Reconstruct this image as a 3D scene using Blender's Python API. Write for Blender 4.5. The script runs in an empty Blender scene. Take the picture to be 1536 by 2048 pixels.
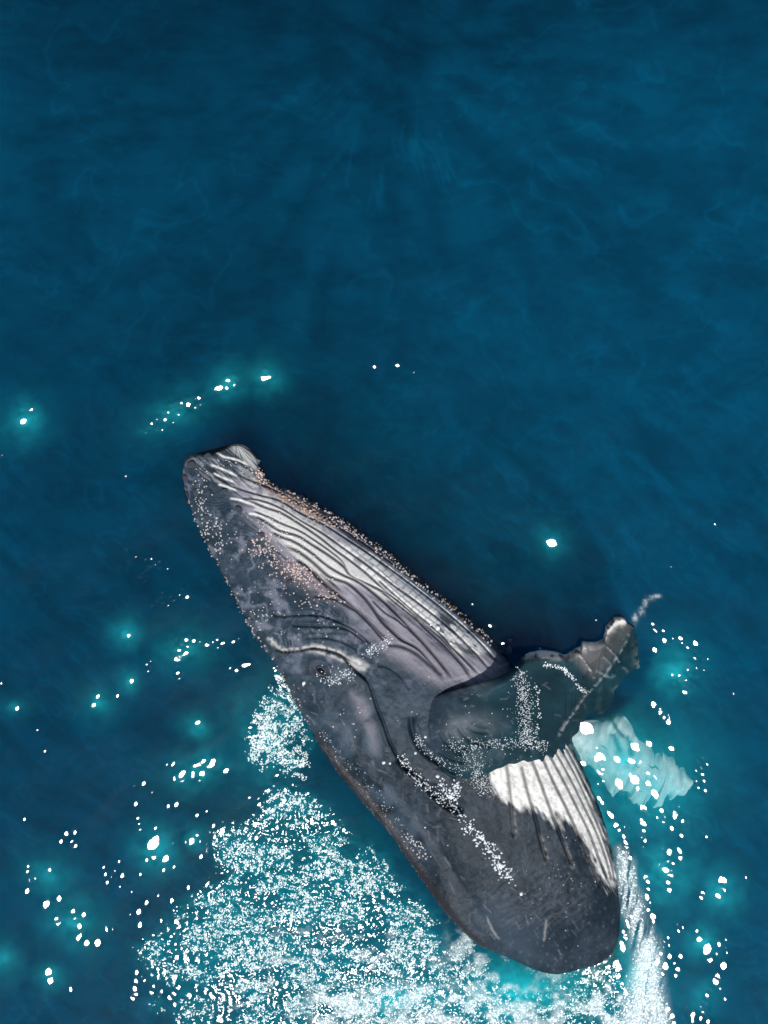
import bpy, math, random
import numpy as np

# ------------------------------------------------------------------ camera, world, sun
S = 150.0            # one metre of water is 150 photograph pixels
HC = 10.7            # height of the drone camera above the sea
W2, H2 = 768.0, 1024.0
sc = bpy.context.scene
cam = bpy.data.cameras.new("camera")
cam_o = bpy.data.objects.new("camera", cam)
sc.collection.objects.link(cam_o)
cam_o.location = (0, 0, HC)
cam_o.rotation_euler = (0, 0, 0)
cam.sensor_fit = 'VERTICAL'
cam.sensor_height = 24
cam.lens = 12.0 / ((H2 / S) / HC)
cam.clip_start = 0.1
cam.clip_end = 2000
sc.camera = cam_o

SUN_TRAVEL = np.array([0.18, 5.96, -10.7]); SUN_TRAVEL /= np.linalg.norm(SUN_TRAVEL)
TO_SUN = -SUN_TRAVEL
elev = math.asin(TO_SUN[2])
world = bpy.data.worlds.new("World"); sc.world = world
world.use_nodes = True
wn = world.node_tree.nodes; wl = world.node_tree.links
wn.clear()
sky = wn.new('ShaderNodeTexSky'); sky.sky_type = 'NISHITA'; sky.sun_disc = False
sky.sun_elevation = elev
sky.sun_rotation = math.pi + math.atan2(TO_SUN[0], -TO_SUN[1]) * -1
bg = wn.new('ShaderNodeBackground'); bg.inputs[1].default_value = 0.07
wo = wn.new('ShaderNodeOutputWorld')
wl.new(sky.outputs[0], bg.inputs[0]); wl.new(bg.outputs[0], wo.inputs[0])
sun = bpy.data.lights.new("sun", 'SUN'); sun.energy = 4.2; sun.angle = math.radians(0.5)
sun.color = (1.0, 0.975, 0.95)
sun_o = bpy.data.objects.new("sun", sun); sc.collection.objects.link(sun_o)
from mathutils import Vector
sun_o.rotation_euler = Vector(SUN_TRAVEL).to_track_quat('-Z', 'Y').to_euler()
sun_o.location = (0, -20, 40)
sc.view_settings.view_transform = 'Standard'
sc.view_settings.look = 'None'
sc.view_settings.exposure = 0.0
sc.view_settings.gamma = 1.0
sc.view_settings.use_curve_mapping = False
sc.render.engine = 'CYCLES'
sc.cycles.max_bounces = 6
sc.cycles.volume_bounces = 1
sc.cycles.transparent_max_bounces = 16
sc.cycles.use_denoising = True
sc.cycles.caustics_reflective = False
sc.cycles.caustics_refractive = False
sc.cycles.sample_clamp_direct = 0
sc.cycles.sample_clamp_indirect = 4

rng = np.random.default_rng(7)
coll = sc.collection

# ------------------------------------------------------------------ helpers
def P(X, Y, z=0.0):
    """photograph pixel on the plane of height z -> world x, y"""
    k = (HC - z) / HC / S
    return (np.asarray(X, float) - W2) * k, (H2 - np.asarray(Y, float)) * k

def to_px(x, y, z=0.0):
    k = S * HC / (HC - z)
    return W2 + x * k, H2 - y * k

def _h(ix, iy, seed):
    n = (ix.astype(np.int64) * 374761393 + iy.astype(np.int64) * 668265263 + seed * 1442695041) & 0xffffffff
    n = ((n ^ (n >> 13)) * 1274126177) & 0xffffffff
    return ((n ^ (n >> 16)) & 0xffff) / 65535.0

def vnoise(x, y, seed=0):
    x = np.asarray(x, float); y = np.asarray(y, float)
    ix = np.floor(x); iy = np.floor(y); fx = x - ix; fy = y - iy
    fx = fx * fx * (3 - 2 * fx); fy = fy * fy * (3 - 2 * fy)
    ix = ix.astype(np.int64); iy = iy.astype(np.int64)
    a = _h(ix, iy, seed); b = _h(ix + 1, iy, seed); c = _h(ix, iy + 1, seed); d = _h(ix + 1, iy + 1, seed)
    return (a * (1 - fx) + b * fx) * (1 - fy) + (c * (1 - fx) + d * fx) * fy

def fbm(x, y, seed=0, o=4):
    s = 0; a = 0.5; t = 0
    for i in range(o):
        s = s + a * vnoise(x * 2 ** i + 17.3 * i, y * 2 ** i - 9.1 * i, seed + i); t += a; a *= 0.5
    return s / t

def sstep(a, b, x):
    t = np.clip((x - a) / (b - a), 0, 1)
    return t * t * (3 - 2 * t)

def catmull(pts, u):
    """pts (n,k) at integer parameters, sampled at u in [0, n-1]"""
    pts = np.asarray(pts, float); n = len(pts)
    u = np.clip(u, 0, n - 1 - 1e-9); i = np.floor(u).astype(int); f = (u - i)[:, None]
    g = lambda k: pts[np.clip(k, 0, n - 1)]
    p0, p1, p2, p3 = g(i - 1), g(i), g(i + 1), g(i + 2)
    return 0.5 * ((2 * p1) + (-p0 + p2) * f + (2 * p0 - 5 * p1 + 4 * p2 - p3) * f ** 2 + (-p0 + 3 * p1 - 3 * p2 + p3) * f ** 3)

def smooth_line(pts, n=None):
    pts = np.asarray(pts, float)
    n = n or (len(pts) - 1) * 6 + 1
    return catmull(pts, np.linspace(0, len(pts) - 1, n))

# plan chart: arrays over photograph coordinates, one cell per pixel
class Chart:
    def __init__(s, x0, y0, x1, y1, step=1):
        s.step = step; s.x0, s.y0, s.x1, s.y1 = x0, y0, x1, y1
        s.X, s.Y = np.meshgrid(np.arange(x0, x1 + 1, step), np.arange(y0, y1 + 1, step))
        s.X = s.X.astype(float); s.Y = s.Y.astype(float)
        s.shape = s.X.shape
    def zeros(s): return np.zeros(s.shape)
    def line_dist(s, pts, pad, curve=True):
        """yields window slices, distance, and parameter 0..1 along the line"""
        L = smooth_line(pts) if curve and len(pts) > 2 else np.asarray(pts, float)
        ax = int(max(L[:, 0].min() - pad, s.x0) - s.x0); bx = int(min(L[:, 0].max() + pad, s.x1) - s.x0) + 1
        ay = int(max(L[:, 1].min() - pad, s.y0) - s.y0); by = int(min(L[:, 1].max() + pad, s.y1) - s.y0) + 1
        sl = (slice(ay, by), slice(ax, bx))
        X, Y = s.X[sl], s.Y[sl]
        D = np.full(X.shape, 1e9); T = np.zeros(X.shape); n = len(L) - 1
        for k in range(n):
            a, b = L[k], L[k + 1]; ab = b - a; q = ab @ ab + 1e-9
            # local window
            wx0 = int(max(min(a[0], b[0]) - pad - s.x0 - ax, 0)); wx1 = int(max(a[0], b[0]) + pad - s.x0 - ax) + 2
            wy0 = int(max(min(a[1], b[1]) - pad - s.y0 - ay, 0)); wy1 = int(max(a[1], b[1]) + pad - s.y0 - ay) + 2
            w = (slice(wy0, wy1), slice(wx0, wx1))
            xx, yy = X[w], Y[w]
            if xx.size == 0: continue
            t = np.clip(((xx - a[0]) * ab[0] + (yy - a[1]) * ab[1]) / q, 0, 1)
            d = np.hypot(xx - a[0] - t * ab[0], yy - a[1] - t * ab[1])
            m = d < D[w]
            D[w] = np.where(m, d, D[w]); T[w] = np.where(m, (k + t) / n, T[w])
        return sl, D, T
    def stroke(s, arr, pts, amp, w, taper=0.12, mode='add', wob=0.0):
        """gaussian stroke of width w (px) and amplitude amp"""
        sl, D, T = s.line_dist(pts, w * 3 + 2)
        if wob: D = D + wob * (vnoise(s.X[sl] * .25, s.Y[sl] * .25, 5) - .5)
        k = amp * np.exp(-(D / w) ** 2)
        if taper: k = k * sstep(0, taper, T) * sstep(0, taper, 1 - T)
        if mode == 'add': arr[sl] += k
        elif mode == 'max': arr[sl] = np.maximum(arr[sl], k)
        else: arr[sl] = np.minimum(arr[sl], k)
    def poly(s, pts, soft):
        """soft polygon mask 0..1, edge softness in px"""
        L = smooth_line(list(pts) + [pts[0]]); L[-1] = L[0]
        x0, y0 = L.min(0) - soft - 1; x1, y1 = L.max(0) + soft + 1
        g = s.step; sl = (slice(int(max((y0 - s.y0) / g, 0)), int(max(min((y1 - s.y0) / g, s.shape[0]), 0))), slice(int(max((x0 - s.x0) / g, 0)), int(max(min((x1 - s.x0) / g, s.shape[1]), 0))))
        X, Y = s.X[sl][::2, ::2], s.Y[sl][::2, ::2]
        out = np.zeros(s.shape)
        if X.size == 0: return out
        ins = np.zeros(X.shape, bool); D = np.full(X.shape, 1e9)
        for a, b in zip(L[:-1], L[1:]):
            if a[1] != b[1]:
                c = ((a[1] > Y) != (b[1] > Y)) & (X < (b[0] - a[0]) * (Y - a[1]) / (b[1] - a[1]) + a[0])
                ins ^= c
            ab = b - a; q = ab @ ab + 1e-9
            t = np.clip(((X - a[0]) * ab[0] + (Y - a[1]) * ab[1]) / q, 0, 1)
            D = np.minimum(D, np.hypot(X - a[0] - t * ab[0], Y - a[1] - t * ab[1]))
        sd = np.where(ins, D, -D)
        m = sstep(-soft, soft, sd)
        big = np.repeat(np.repeat(m, 2, 0), 2, 1)
        h, w = s.X[sl].shape
        out[sl] = big[:h, :w]
        return out
    def sample(s, arr, X, Y):
        x = np.clip((X - s.x0) / s.step, 0, s.shape[1] - 1.001); y = np.clip((Y - s.y0) / s.step, 0, s.shape[0] - 1.001)
        ix = x.astype(int); iy = y.astype(int); fx = x - ix; fy = y - iy
        if arr.ndim == 3: fx = fx[..., None]; fy = fy[..., None]
        return (arr[iy, ix] * (1 - fx) + arr[iy, ix + 1] * fx) * (1 - fy) + (arr[iy + 1, ix] * (1 - fx) + arr[iy + 1, ix + 1] * fx) * fy

def make_mesh(name, co, quads=None, tris=None, mat=None, parent=None, smooth=True, attrs=None, cols=None, ngons=None):
    me = bpy.data.meshes.new(name)
    loops = []; starts = []; tot = 0
    if quads is not None and len(quads):
        q = np.asarray(quads, np.int32); loops.append(q.ravel()); starts.append(np.arange(len(q)) * 4 + tot); tot += q.size
    if tris is not None and len(tris):
        t = np.asarray(tris, np.int32); loops.append(t.ravel()); starts.append(np.arange(len(t)) * 3 + tot); tot += t.size
    for ng in (ngons or []):
        ng = np.asarray(ng, np.int32); loops.append(ng); starts.append(np.array([tot])); tot += len(ng)
    loops = np.concatenate(loops).astype(np.int32); starts = np.concatenate(starts).astype(np.int32)
    me.vertices.add(len(co)); me.vertices.foreach_set('co', np.asarray(co, np.float32).ravel())
    me.loops.add(len(loops)); me.loops.foreach_set('vertex_index', loops)
    me.polygons.add(len(starts)); me.polygons.foreach_set('loop_start', starts)
    me.update(calc_edges=True)
    me.polygons.foreach_set('use_smooth', np.full(len(starts), smooth))
    for k, v in (attrs or {}).items():
        a = me.attributes.new(k, 'FLOAT', 'POINT'); a.data.foreach_set('value', np.asarray(v, np.float32).ravel())
    for k, v in (cols or {}).items():
        a = me.attributes.new(k, 'FLOAT_COLOR', 'POINT')
        c = np.ones((len(co), 4), np.float32); c[:, :3] = v; a.data.foreach_set('color', c.ravel())
    if mat: me.materials.append(mat)
    o = bpy.data.objects.new(name, me); coll.objects.link(o)
    if parent: o.parent = parent
    return o

def tag(o, label=None, cat=None, group=None, kind=None):
    if label: o['label'] = label
    if cat: o['category'] = cat
    if group: o['group'] = group
    if kind: o['kind'] = kind
    return o

class N:
    """tiny node helper"""
    def __init__(s, name):
        s.m = bpy.data.materials.new(name); s.m.use_nodes = True
        s.t = s.m.node_tree; s.t.nodes.clear()
        s.out = s.n('ShaderNodeOutputMaterial')
    def n(s, typ, **kw):
        nd = s.t.nodes.new(typ)
        for k, v in kw.items(): setattr(nd, k, v)
        return nd
    def l(s, a, b): s.t.links.new(a, b)
    def val(s, nd, i, v):
        if hasattr(v, 'links'): s.l(v, nd.inputs[i])
        else: nd.inputs[i].default_value = v
    def math(s, op, a, b=0.0, c=0.0, clamp=False):
        nd = s.n('ShaderNodeMath', operation=op); nd.use_clamp = clamp
        s.val(nd, 0, a); s.val(nd, 1, b); s.val(nd, 2, c); return nd.outputs[0]
    def attr(s, name, col=False):
        nd = s.n('ShaderNodeAttribute', attribute_name=name); return nd.outputs['Color' if col else 'Fac']
    def noise(s, scale, detail=3, rough=.5, vec=None, dist=0):
        nd = s.n('ShaderNodeTexNoise'); nd.inputs['Scale'].default_value = scale; nd.inputs['Detail'].default_value = detail
        nd.inputs['Roughness'].default_value = rough; nd.inputs['Distortion'].default_value = dist
        s.l(vec if vec is not None else s.pos(), nd.inputs['Vector']); return nd.outputs['Fac']
    def pos(s):
        if not hasattr(s, '_p'): s._p = s.n('ShaderNodeTexCoord').outputs['Object']
        return s._p
    def ramp(s, f, a, b, lo=0.0, hi=1.0):
        nd = s.n('ShaderNodeMapRange'); nd.inputs[1].default_value = a; nd.inputs[2].default_value = b
        nd.inputs[3].default_value = lo; nd.inputs[4].default_value = hi; s.l(f, nd.inputs[0]); return nd.outputs[0]
    def mixc(s, f, a, b, mode='MIX'):
        nd = s.n('ShaderNodeMix', data_type='RGBA', blend_type=mode)
        s.val(nd, 0, f); s.val(nd, 6, a); s.val(nd, 7, b); return nd.outputs[2]
    def mixs(s, f, a, b):
        nd = s.n('ShaderNodeMixShader'); s.val(nd, 0, f); s.l(a, nd.inputs[1]); s.l(b, nd.inputs[2]); return nd.outputs[0]
    def bump(s, h, strength, dist, normal=None):
        nd = s.n('ShaderNodeBump'); s.val(nd, 'Strength', strength); nd.inputs['Distance'].default_value = dist
        s.l(h, nd.inputs['Height'])
        if normal is not None: s.l(normal, nd.inputs['Normal'])
        return nd.outputs[0]
    def pbsdf(s, **kw):
        nd = s.n('ShaderNodeBsdfPrincipled')
        for k, v in kw.items(): s.val(nd, k.replace('_', ' '), v)
        return nd

def rgb(*c): return (c[0], c[1], c[2], 1.0)

# ------------------------------------------------------------------ water
def fft_field(nx, ny, step, lam, width, seed, aniso=None):
    """band-passed random surface, unit rms slope"""
    r = np.random.default_rng(seed)
    f = np.fft.rfft2(r.standard_normal((ny, nx)))
    kx = np.fft.rfftfreq(nx, step)[None, :]; ky = np.fft.fftfreq(ny, step)[:, None]
    k = np.hypot(kx, ky) + 1e-6; k0 = 1 / lam
    filt = np.exp(-(np.log(k / k0) / width) ** 2)
    if aniso is not None:
        ang, p = aniso
        c = np.abs((kx * math.cos(ang) + ky * math.sin(ang)) / k); filt = filt * (0.15 + c ** p)
    h = np.fft.irfft2(f * filt, s=(ny, nx))
    gy, gx = np.gradient(h, step)
    return h / math.sqrt((gx ** 2 + gy ** 2).mean())

def half_slope(x, y):
    """slope (dz/dx, dz/dy) that mirrors the sun into the camera at sea point x, y"""
    v = np.stack([-x, -y, np.full_like(x, HC)], -1); v /= np.linalg.norm(v, axis=-1, keepdims=True)
    n = v + TO_SUN; return -n[..., 0] / n[..., 2], -n[..., 1] / n[..., 2]

STEP = 0.015
hx, hy = 5.6, 7.3
xi = np.arange(-hx, hx + STEP / 2, STEP); yi = np.arange(-hy, hy + STEP / 2, STEP)
grow = np.cumsum(0.05 * 1.45 ** np.arange(21))
xs = np.concatenate([-(hx + grow[::-1]), xi, hx + grow]); ys = np.concatenate([-(hy + grow[::-1]), yi, hy + grow])
nx, ny = len(xi), len(yi); g0 = len(grow)
GX, GY = np.meshgrid(xi, yi)
PX, PY = to_px(GX, GY)
# sea chart in photograph pixels, whole frame
sea = Chart(-80, -80, 1620, 2130, 2)

# breadth of rippled, glittering water
rip = sea.zeros()
RIP_POLYS = [
 ([(480,1470),(545,1360),(590,1380),(605,1450),(612,1550),(560,1560),(500,1530)], 14, .95),
 ([(490,1640),(560,1580),(640,1610),(720,1690),(800,1760),(880,1850),(950,1900),(1050,1950),(1230,1935),(1240,2100),(380,2110),(470,2010),(350,1990),(290,1900),(340,1810),(420,1750),(430,1680)], 26, 1.0),
 ([(300,1960),(360,1920),(420,1900),(470,2060),(460,2130),(330,2040)], 20, .7),
]
for pts, soft, a in RIP_POLYS:
    soft *= 1.7; rip = np.maximum(rip, a * sea.poly(pts, soft))
rip = sea.sample(rip, sea.X + 90 * (fbm(sea.X / 70, sea.Y / 70, 33, 3) - .5), sea.Y + 90 * (fbm(sea.X / 70, sea.Y / 70, 36, 3) - .5))
gaps = fbm(sea.X / 50, sea.Y / 30, 31, 4)
bub_glint_mask = rip ** 1.3 * sstep(.36, .52, gaps)
rip *= .55 + .45 * sstep(.36, .50, gaps)
RIP = sea.sample(rip, PX, PY)

# foam mask; bubbly water mask with the glow round glints painted in
foam = sea.zeros()
fo1 = sea.poly([(905,1835),(960,1880),(1030,1925),(1120,1957),(1200,1945),(1238,1925),(1246,2000),(1230,2120),(700,2120),(640,2060),(620,1980),(760,1975),(880,1960),(900,1900)], 22)
fo2 = sea.poly([(1238,1700),(1262,1730),(1285,1830),(1310,1880),(1320,1960),(1335,2050),(1350,2130),(1230,2130),(1255,2000),(1270,1930),(1262,1850),(1243,1800)], 20)
n1 = fbm(sea.X / 26, sea.Y / 20, 41, 5)
n2 = fbm(sea.X / 7 + .35 * sea.Y / 14 + 2.4 * vnoise(sea.X / 60, sea.Y / 60, 3), sea.Y / 62, 42, 5)
foam = np.maximum(.8 * fo1 * sstep(.45, .70, n1), fo2 * sstep(.30, .62, n2 + .17 * sstep(1800, 2000, sea.Y)))
fo3 = sea.poly([(640,1680),(760,1780),(860,1900),(900,2080),(560,2100),(470,1960),(560,1800)], 40)
foam = np.maximum(foam, .6 * sstep(1800, 1950, sea.Y) * fo3 * sstep(.60, .72, fbm(sea.X / 34, sea.Y / 15, 45, 5)))
for (a, b, c, d, e) in [(1262,1250,7,5,0),(1270,1236,5,8,.4),(1283,1222,5,8,.5),(1290,1205,4,7,.4),(1300,1196,8,4,.3),(1313,1192,8,3,.3)]:
    foam = np.maximum(foam, .55 * np.exp(-((sea.X - a) / c) ** 2 - ((sea.Y - b) / d) ** 2) * sstep(.3, .55, fbm(sea.X / 5, sea.Y / 5, 46, 3)) * 1.3)
foam = np.clip(foam, 0, 1)
FOAM = sea.sample(foam, PX, PY)

aer_glow = sea.zeros()  # bubbly turquoise water, plus bloom of the glints painted as colour
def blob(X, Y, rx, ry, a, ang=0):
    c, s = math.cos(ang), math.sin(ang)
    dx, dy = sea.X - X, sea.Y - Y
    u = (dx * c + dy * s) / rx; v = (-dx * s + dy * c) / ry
    global aer_glow
    r_ = np.sqrt(u * u + v * v); aer_glow = np.maximum(aer_glow, 1.25 * a * np.exp(-1.5 * r_ - .25 * r_ * r_) * (.8 + .5 * sstep(.3, .7, fbm(sea.X / 24, sea.Y / 24, 53, 2) if rx < 100 else 1)))
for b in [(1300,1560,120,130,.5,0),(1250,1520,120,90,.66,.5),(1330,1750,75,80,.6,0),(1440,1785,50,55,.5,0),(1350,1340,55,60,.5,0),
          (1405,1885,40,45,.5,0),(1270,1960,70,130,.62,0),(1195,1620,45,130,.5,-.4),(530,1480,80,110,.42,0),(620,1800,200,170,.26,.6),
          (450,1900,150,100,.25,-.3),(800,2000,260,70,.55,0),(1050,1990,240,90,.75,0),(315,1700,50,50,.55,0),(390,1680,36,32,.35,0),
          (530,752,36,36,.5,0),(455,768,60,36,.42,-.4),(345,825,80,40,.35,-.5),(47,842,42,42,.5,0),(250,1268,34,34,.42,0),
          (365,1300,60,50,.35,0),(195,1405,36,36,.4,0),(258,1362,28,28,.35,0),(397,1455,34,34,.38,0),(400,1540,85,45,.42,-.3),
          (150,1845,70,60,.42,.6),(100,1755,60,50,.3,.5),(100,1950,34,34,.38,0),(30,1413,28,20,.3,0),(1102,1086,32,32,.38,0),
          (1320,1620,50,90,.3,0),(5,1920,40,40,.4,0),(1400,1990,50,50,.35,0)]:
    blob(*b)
aer_glow *= .75 + .5 * (fbm(sea.X / 60, sea.Y / 60, 51, 4) - .3)
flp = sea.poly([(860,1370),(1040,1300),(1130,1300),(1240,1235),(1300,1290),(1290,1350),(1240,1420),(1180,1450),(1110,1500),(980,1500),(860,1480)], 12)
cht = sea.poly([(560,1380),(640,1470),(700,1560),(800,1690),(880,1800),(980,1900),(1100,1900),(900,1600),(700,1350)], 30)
aer_glow = np.maximum(aer_glow, .32 * np.clip(rip, 0, 1))
aer_glow *= (1 - .92 * flp) * (1 - .85 * cht)
AER_GLOW = sea.sample(aer_glow, PX, PY)
# sun shafts and wisps of reflected sky painted into the surface tint
th_ = np.arctan2(sea.X - 795, sea.Y - 60); r_ = np.hypot(sea.X - 795, sea.Y - 60)
rad_ = fbm(th_ * 9 + .6 * vnoise(sea.X / 90, sea.Y / 90, 71), r_ / 210, 72, 5)
wx1 = sea.X + 40 * vnoise(sea.X / 110, sea.Y / 110, 73); wy1 = sea.Y + 40 * vnoise(sea.X / 110, sea.Y / 110, 74)
wsp = fbm((wx1 * .77 + wy1 * .64) / 75, (-wx1 * .64 + wy1 * .77) / 24, 75, 5)
cl_ = fbm(wx1 / 60, wy1 / 34, 76, 5)
wr = sstep(1000, 500, sea.Y + 120 * (vnoise(sea.X / 200, sea.Y / 200, 78) - .5)) * sstep(60, 200, r_)
cl_ = .75 * cl_ + .25 * fbm(wx1 / 22, wy1 / 11, 80, 3)
def filam(f, k): return np.clip(1 - np.abs(f - .5) * k, 0, 1) ** 1.5
fil = wr * filam(fbm(th_ * 7 + 1.2 * vnoise(sea.X / 70, sea.Y / 70, 81), r_ / 150, 82, 3), 20) + (1 - wr) * filam(fbm((wx1 * .77 + wy1 * .64) / 85, (-wx1 * .64 + wy1 * .77) / 26, 83, 3), 18)
fil = fil * sstep(.42, .62, fbm(sea.X / 120, sea.Y / 90, 84, 3)) + .8 * filam(fbm(wx1 / 75, wy1 / 40, 85, 3), 22) * sstep(.5, .68, fbm(sea.X / 100, sea.Y / 100, 86, 2))
pat = wr * (.32 * rad_ + .68 * cl_) + (1 - wr) * (.55 * wsp + .45 * cl_)
ray_tint = .66 + .26 * np.clip((pat - .34) / .30, 0, 1) + .20 * np.clip(fil, 0, 1)
ray_tint *= (.84 + .16 * sstep(300, 1400, sea.X)) * (.76 + .24 * sstep(-80, 300, sea.Y)) - .07 * np.exp(-((sea.X - 795) / 70) ** 2) * sstep(500, 50, sea.Y) * sstep(.3, .6, fbm(sea.X / 30, sea.Y / 50, 79, 3))
RAY_TINT = np.clip(sea.sample(ray_tint, PX, PY), 0, 1)

# height field
hgt = .030 * fft_field(nx, ny, STEP, 1.6, .55, 1, (1.9, 2)) + .020 * fft_field(nx, ny, STEP, .55, .45, 2, (2.3, 2))
calm = .35 + .65 * fbm(GX * .5, GY * .5, 61, 3)
hgt += .018 * fft_field(nx, ny, STEP, .2, .4, 3, (2.2, 3)) * calm
hgt += RIP * (.19 * fft_field(nx, ny, STEP, .13, .3, 4) + .14 * fft_field(nx, ny, STEP, .075, .25, 5))
hgt += FOAM * .05 * fft_field(nx, ny, STEP, .07, .3, 6)
chan = smooth_line([(560,1400),(610,1470),(660,1560),(720,1640),(800,1735),(880,1840),(960,1910),(1060,1960)], 60)
CD = np.full(PX.shape, 1e9)
sub = (slice(0, int(ny * .75)), slice(0, nx))
for q_ in chan: CD[sub] = np.minimum(CD[sub], np.hypot(PX[sub] - q_[0] - 55, PY[sub] - q_[1] + 10))
hgt -= np.clip(.20 * np.exp(-np.sqrt(CD ** 2 + 300) / 75.0) - .004, 0, 1)
# little mirror-like facets of single wavelets: (X, Y, spread x, spread y, angle, how many, size px)
GL = [(47,842,4,4,0,1,15),(60,826,10,8,0,4,6),(82,801,2,2,0,1,5),(4,911,2,2,0,1,6),(470,756,18,8,-.4,6,11),(443,775,16,5,-.3,5,9),(530,752,12,10,.3,5,11),(378,808,30,9,-.5,34,8),(330,835,26,12,-.5,26,7),
 (323,860,3,3,0,1,10),(288,864,5,3,0,3,5),(750,735,2,2,0,2,8),(796,730,2,1,0,2,7),(826,746,2,2,0,1,8),(252,953,2,2,0,1,6),(255,1101,3,3,0,2,4),(300,1128,26,9,.3,14,5),(290,1150,14,8,-.9,12,5),
 (335,1200,30,12,-.2,12,5),(370,1192,8,10,0,10,6),(250,1267,6,6,0,3,12),(362,1303,12,20,.3,16,10),(375,1283,8,8,0,12,7),(432,1285,32,10,0,20,6),(298,1335,6,10,.3,6,6),(355,1345,6,8,0,5,7),
 (260,1362,6,6,.6,2,11),(235,1392,1,1,0,1,7),(197,1394,3,3,0,1,9),(189,1411,3,3,0,1,12),(28,1413,7,3,0,2,10),(2,1366,2,2,0,1,7),(75,1458,2,2,0,1,8),(90,1502,1,1,0,1,6),(397,1454,6,6,0,3,12),(304,1585,1,1,0,1,5),
 (403,1535,34,18,-.3,14,12),(360,1552,18,7,-.1,6,8),(345,1530,8,8,0,3,6),(480,1335,14,8,-.4,5,8),(50,1640,4,2,0,2,7),(278,1637,3,3,0,1,6),(145,1680,14,16,-.7,8,9),(308,1690,5,14,0,5,16),(333,1718,3,3,0,2,12),(294,1717,3,3,0,1,9),(388,1678,10,7,.3,7,11),
 (57,1740,10,12,.3,5,8),(97,1743,6,6,0,3,8),(72,1760,8,4,0,3,9),(54,1783,4,4,0,1,9),(93,1807,6,6,0,3,11),(117,1797,7,4,.4,3,10),(147,1827,6,6,0,3,11),(118,1842,8,5,0,3,11),(160,1845,10,12,.3,7,11),(148,1878,8,6,0,3,12),(180,1883,16,6,.1,6,11),(218,1858,7,3,0,3,6),
 (230,1745,16,20,0,9,7),(102,1952,6,9,0,7,10),(140,1980,4,3,0,2,8),(268,1985,4,16,0,5,10),(320,1965,26,18,0,12,9),(345,1990,5,5,0,3,9),(395,1905,14,10,0,6,8),
 (1102,1086,5,3,0,2,17),(1253,1084,2,2,0,1,6),(1430,1050,2,2,0,1,6),(1340,1135,2,2,0,1,6),(1502,1280,1,1,0,1,4),(945,1209,2,2,0,1,6),(980,1246,5,4,.5,3,7),(1016,1288,7,8,.5,6,7),
 (1318,1255,10,8,.5,6,7),(1333,1282,8,5,.2,4,10),(1308,1297,5,3,-.5,3,8),(1375,1287,22,10,.3,12,8),(1385,1335,10,24,.3,16,9),(1412,1330,6,16,-.4,7,6),(1355,1362,10,12,0,6,11),(1380,1370,12,10,-.6,6,9),(1317,1350,1,1,0,1,6),
 (1470,1383,3,3,0,1,7),(1305,1412,3,6,0,4,8),(1330,1437,6,14,-.6,10,9),(1342,1497,5,5,.3,4,8),(1365,1510,1,1,0,1,4),(1172,1462,5,14,0,5,17),(1168,1520,8,4,-.6,4,13),(1200,1520,7,22,0,8,15),(1203,1570,7,28,0,12,9),(1192,1492,3,3,0,2,7),
 (1280,1520,14,34,0,12,17),(1270,1565,22,18,0,14,19),(1300,1580,8,26,0,8,14),(1240,1520,6,6,0,2,12),(1296,1610,5,6,0,3,8),(1400,1545,8,22,.2,12,7),(1408,1583,4,3,0,2,8),
 (1220,1630,3,8,0,4,8),(1290,1620,8,10,0,6,9),(1285,1660,6,24,.1,26,7),(1240,1660,12,10,.7,8,9),(1253,1680,5,18,0,22,6),(1328,1625,10,14,0,9,9),(1355,1625,6,14,0,7,9),(1372,1655,8,12,0,7,10),(1342,1655,5,7,0,4,7),(1415,1670,7,7,-.4,5,6),
 (1262,1722,3,8,0,3,6),(1320,1738,10,24,.7,14,14),(1345,1710,12,10,-.5,6,12),(1335,1755,10,22,.1,22,9),(1440,1782,5,17,.1,7,13),(1405,1790,6,7,0,4,8),(1490,1755,2,2,0,1,7),(1294,1800,5,26,0,14,7),(1308,1836,5,5,0,4,8),(1253,1865,4,22,.2,12,7),(1246,1890,4,8,0,4,8),
 (1357,1855,6,5,0,4,6),(1400,1868,14,6,0,6,11),(1408,1895,9,18,-.4,8,13),(1440,1900,12,12,0,6,8),(1325,1895,6,16,.5,10,8),(1452,1878,3,3,0,3,5),(1330,1935,26,18,0,24,9),(1445,1930,4,12,0,5,9),(1435,1960,5,12,0,6,9),(1410,2003,8,16,0,10,8),(1378,2030,22,8,0,10,11),(1340,2035,12,10,0,8,10),(1410,2040,8,5,0,5,8),(1450,2000,3,3,0,2,6),
 (1236,1935,8,6,.6,8,7)]
cells = []
for (X, Y, sx, sy, an, n, size) in GL:
    c, s_ = math.cos(an), math.sin(an)
    for k in range(int(n * (1.5 if n > 3 else 1))):
        u = float(np.clip(rng.normal(0, .7), -1.4, 1.4)) * sx; v = float(np.clip(rng.normal(0, .7), -1.4, 1.4)) * sy
        cells.append((X + u * c - v * s_, Y + u * s_ + v * c, size * rng.uniform(.65, 1.15)))
# scattered extra specks round the main glitter field
for k in range(130):
    X, Y = rng.uniform(250, 620), rng.uniform(1560, 2048)
    if fbm(np.array([X / 40.]), np.array([Y / 30.]), 77, 2)[0] > .5: cells.append((X, Y, rng.uniform(4, 9)))
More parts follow.
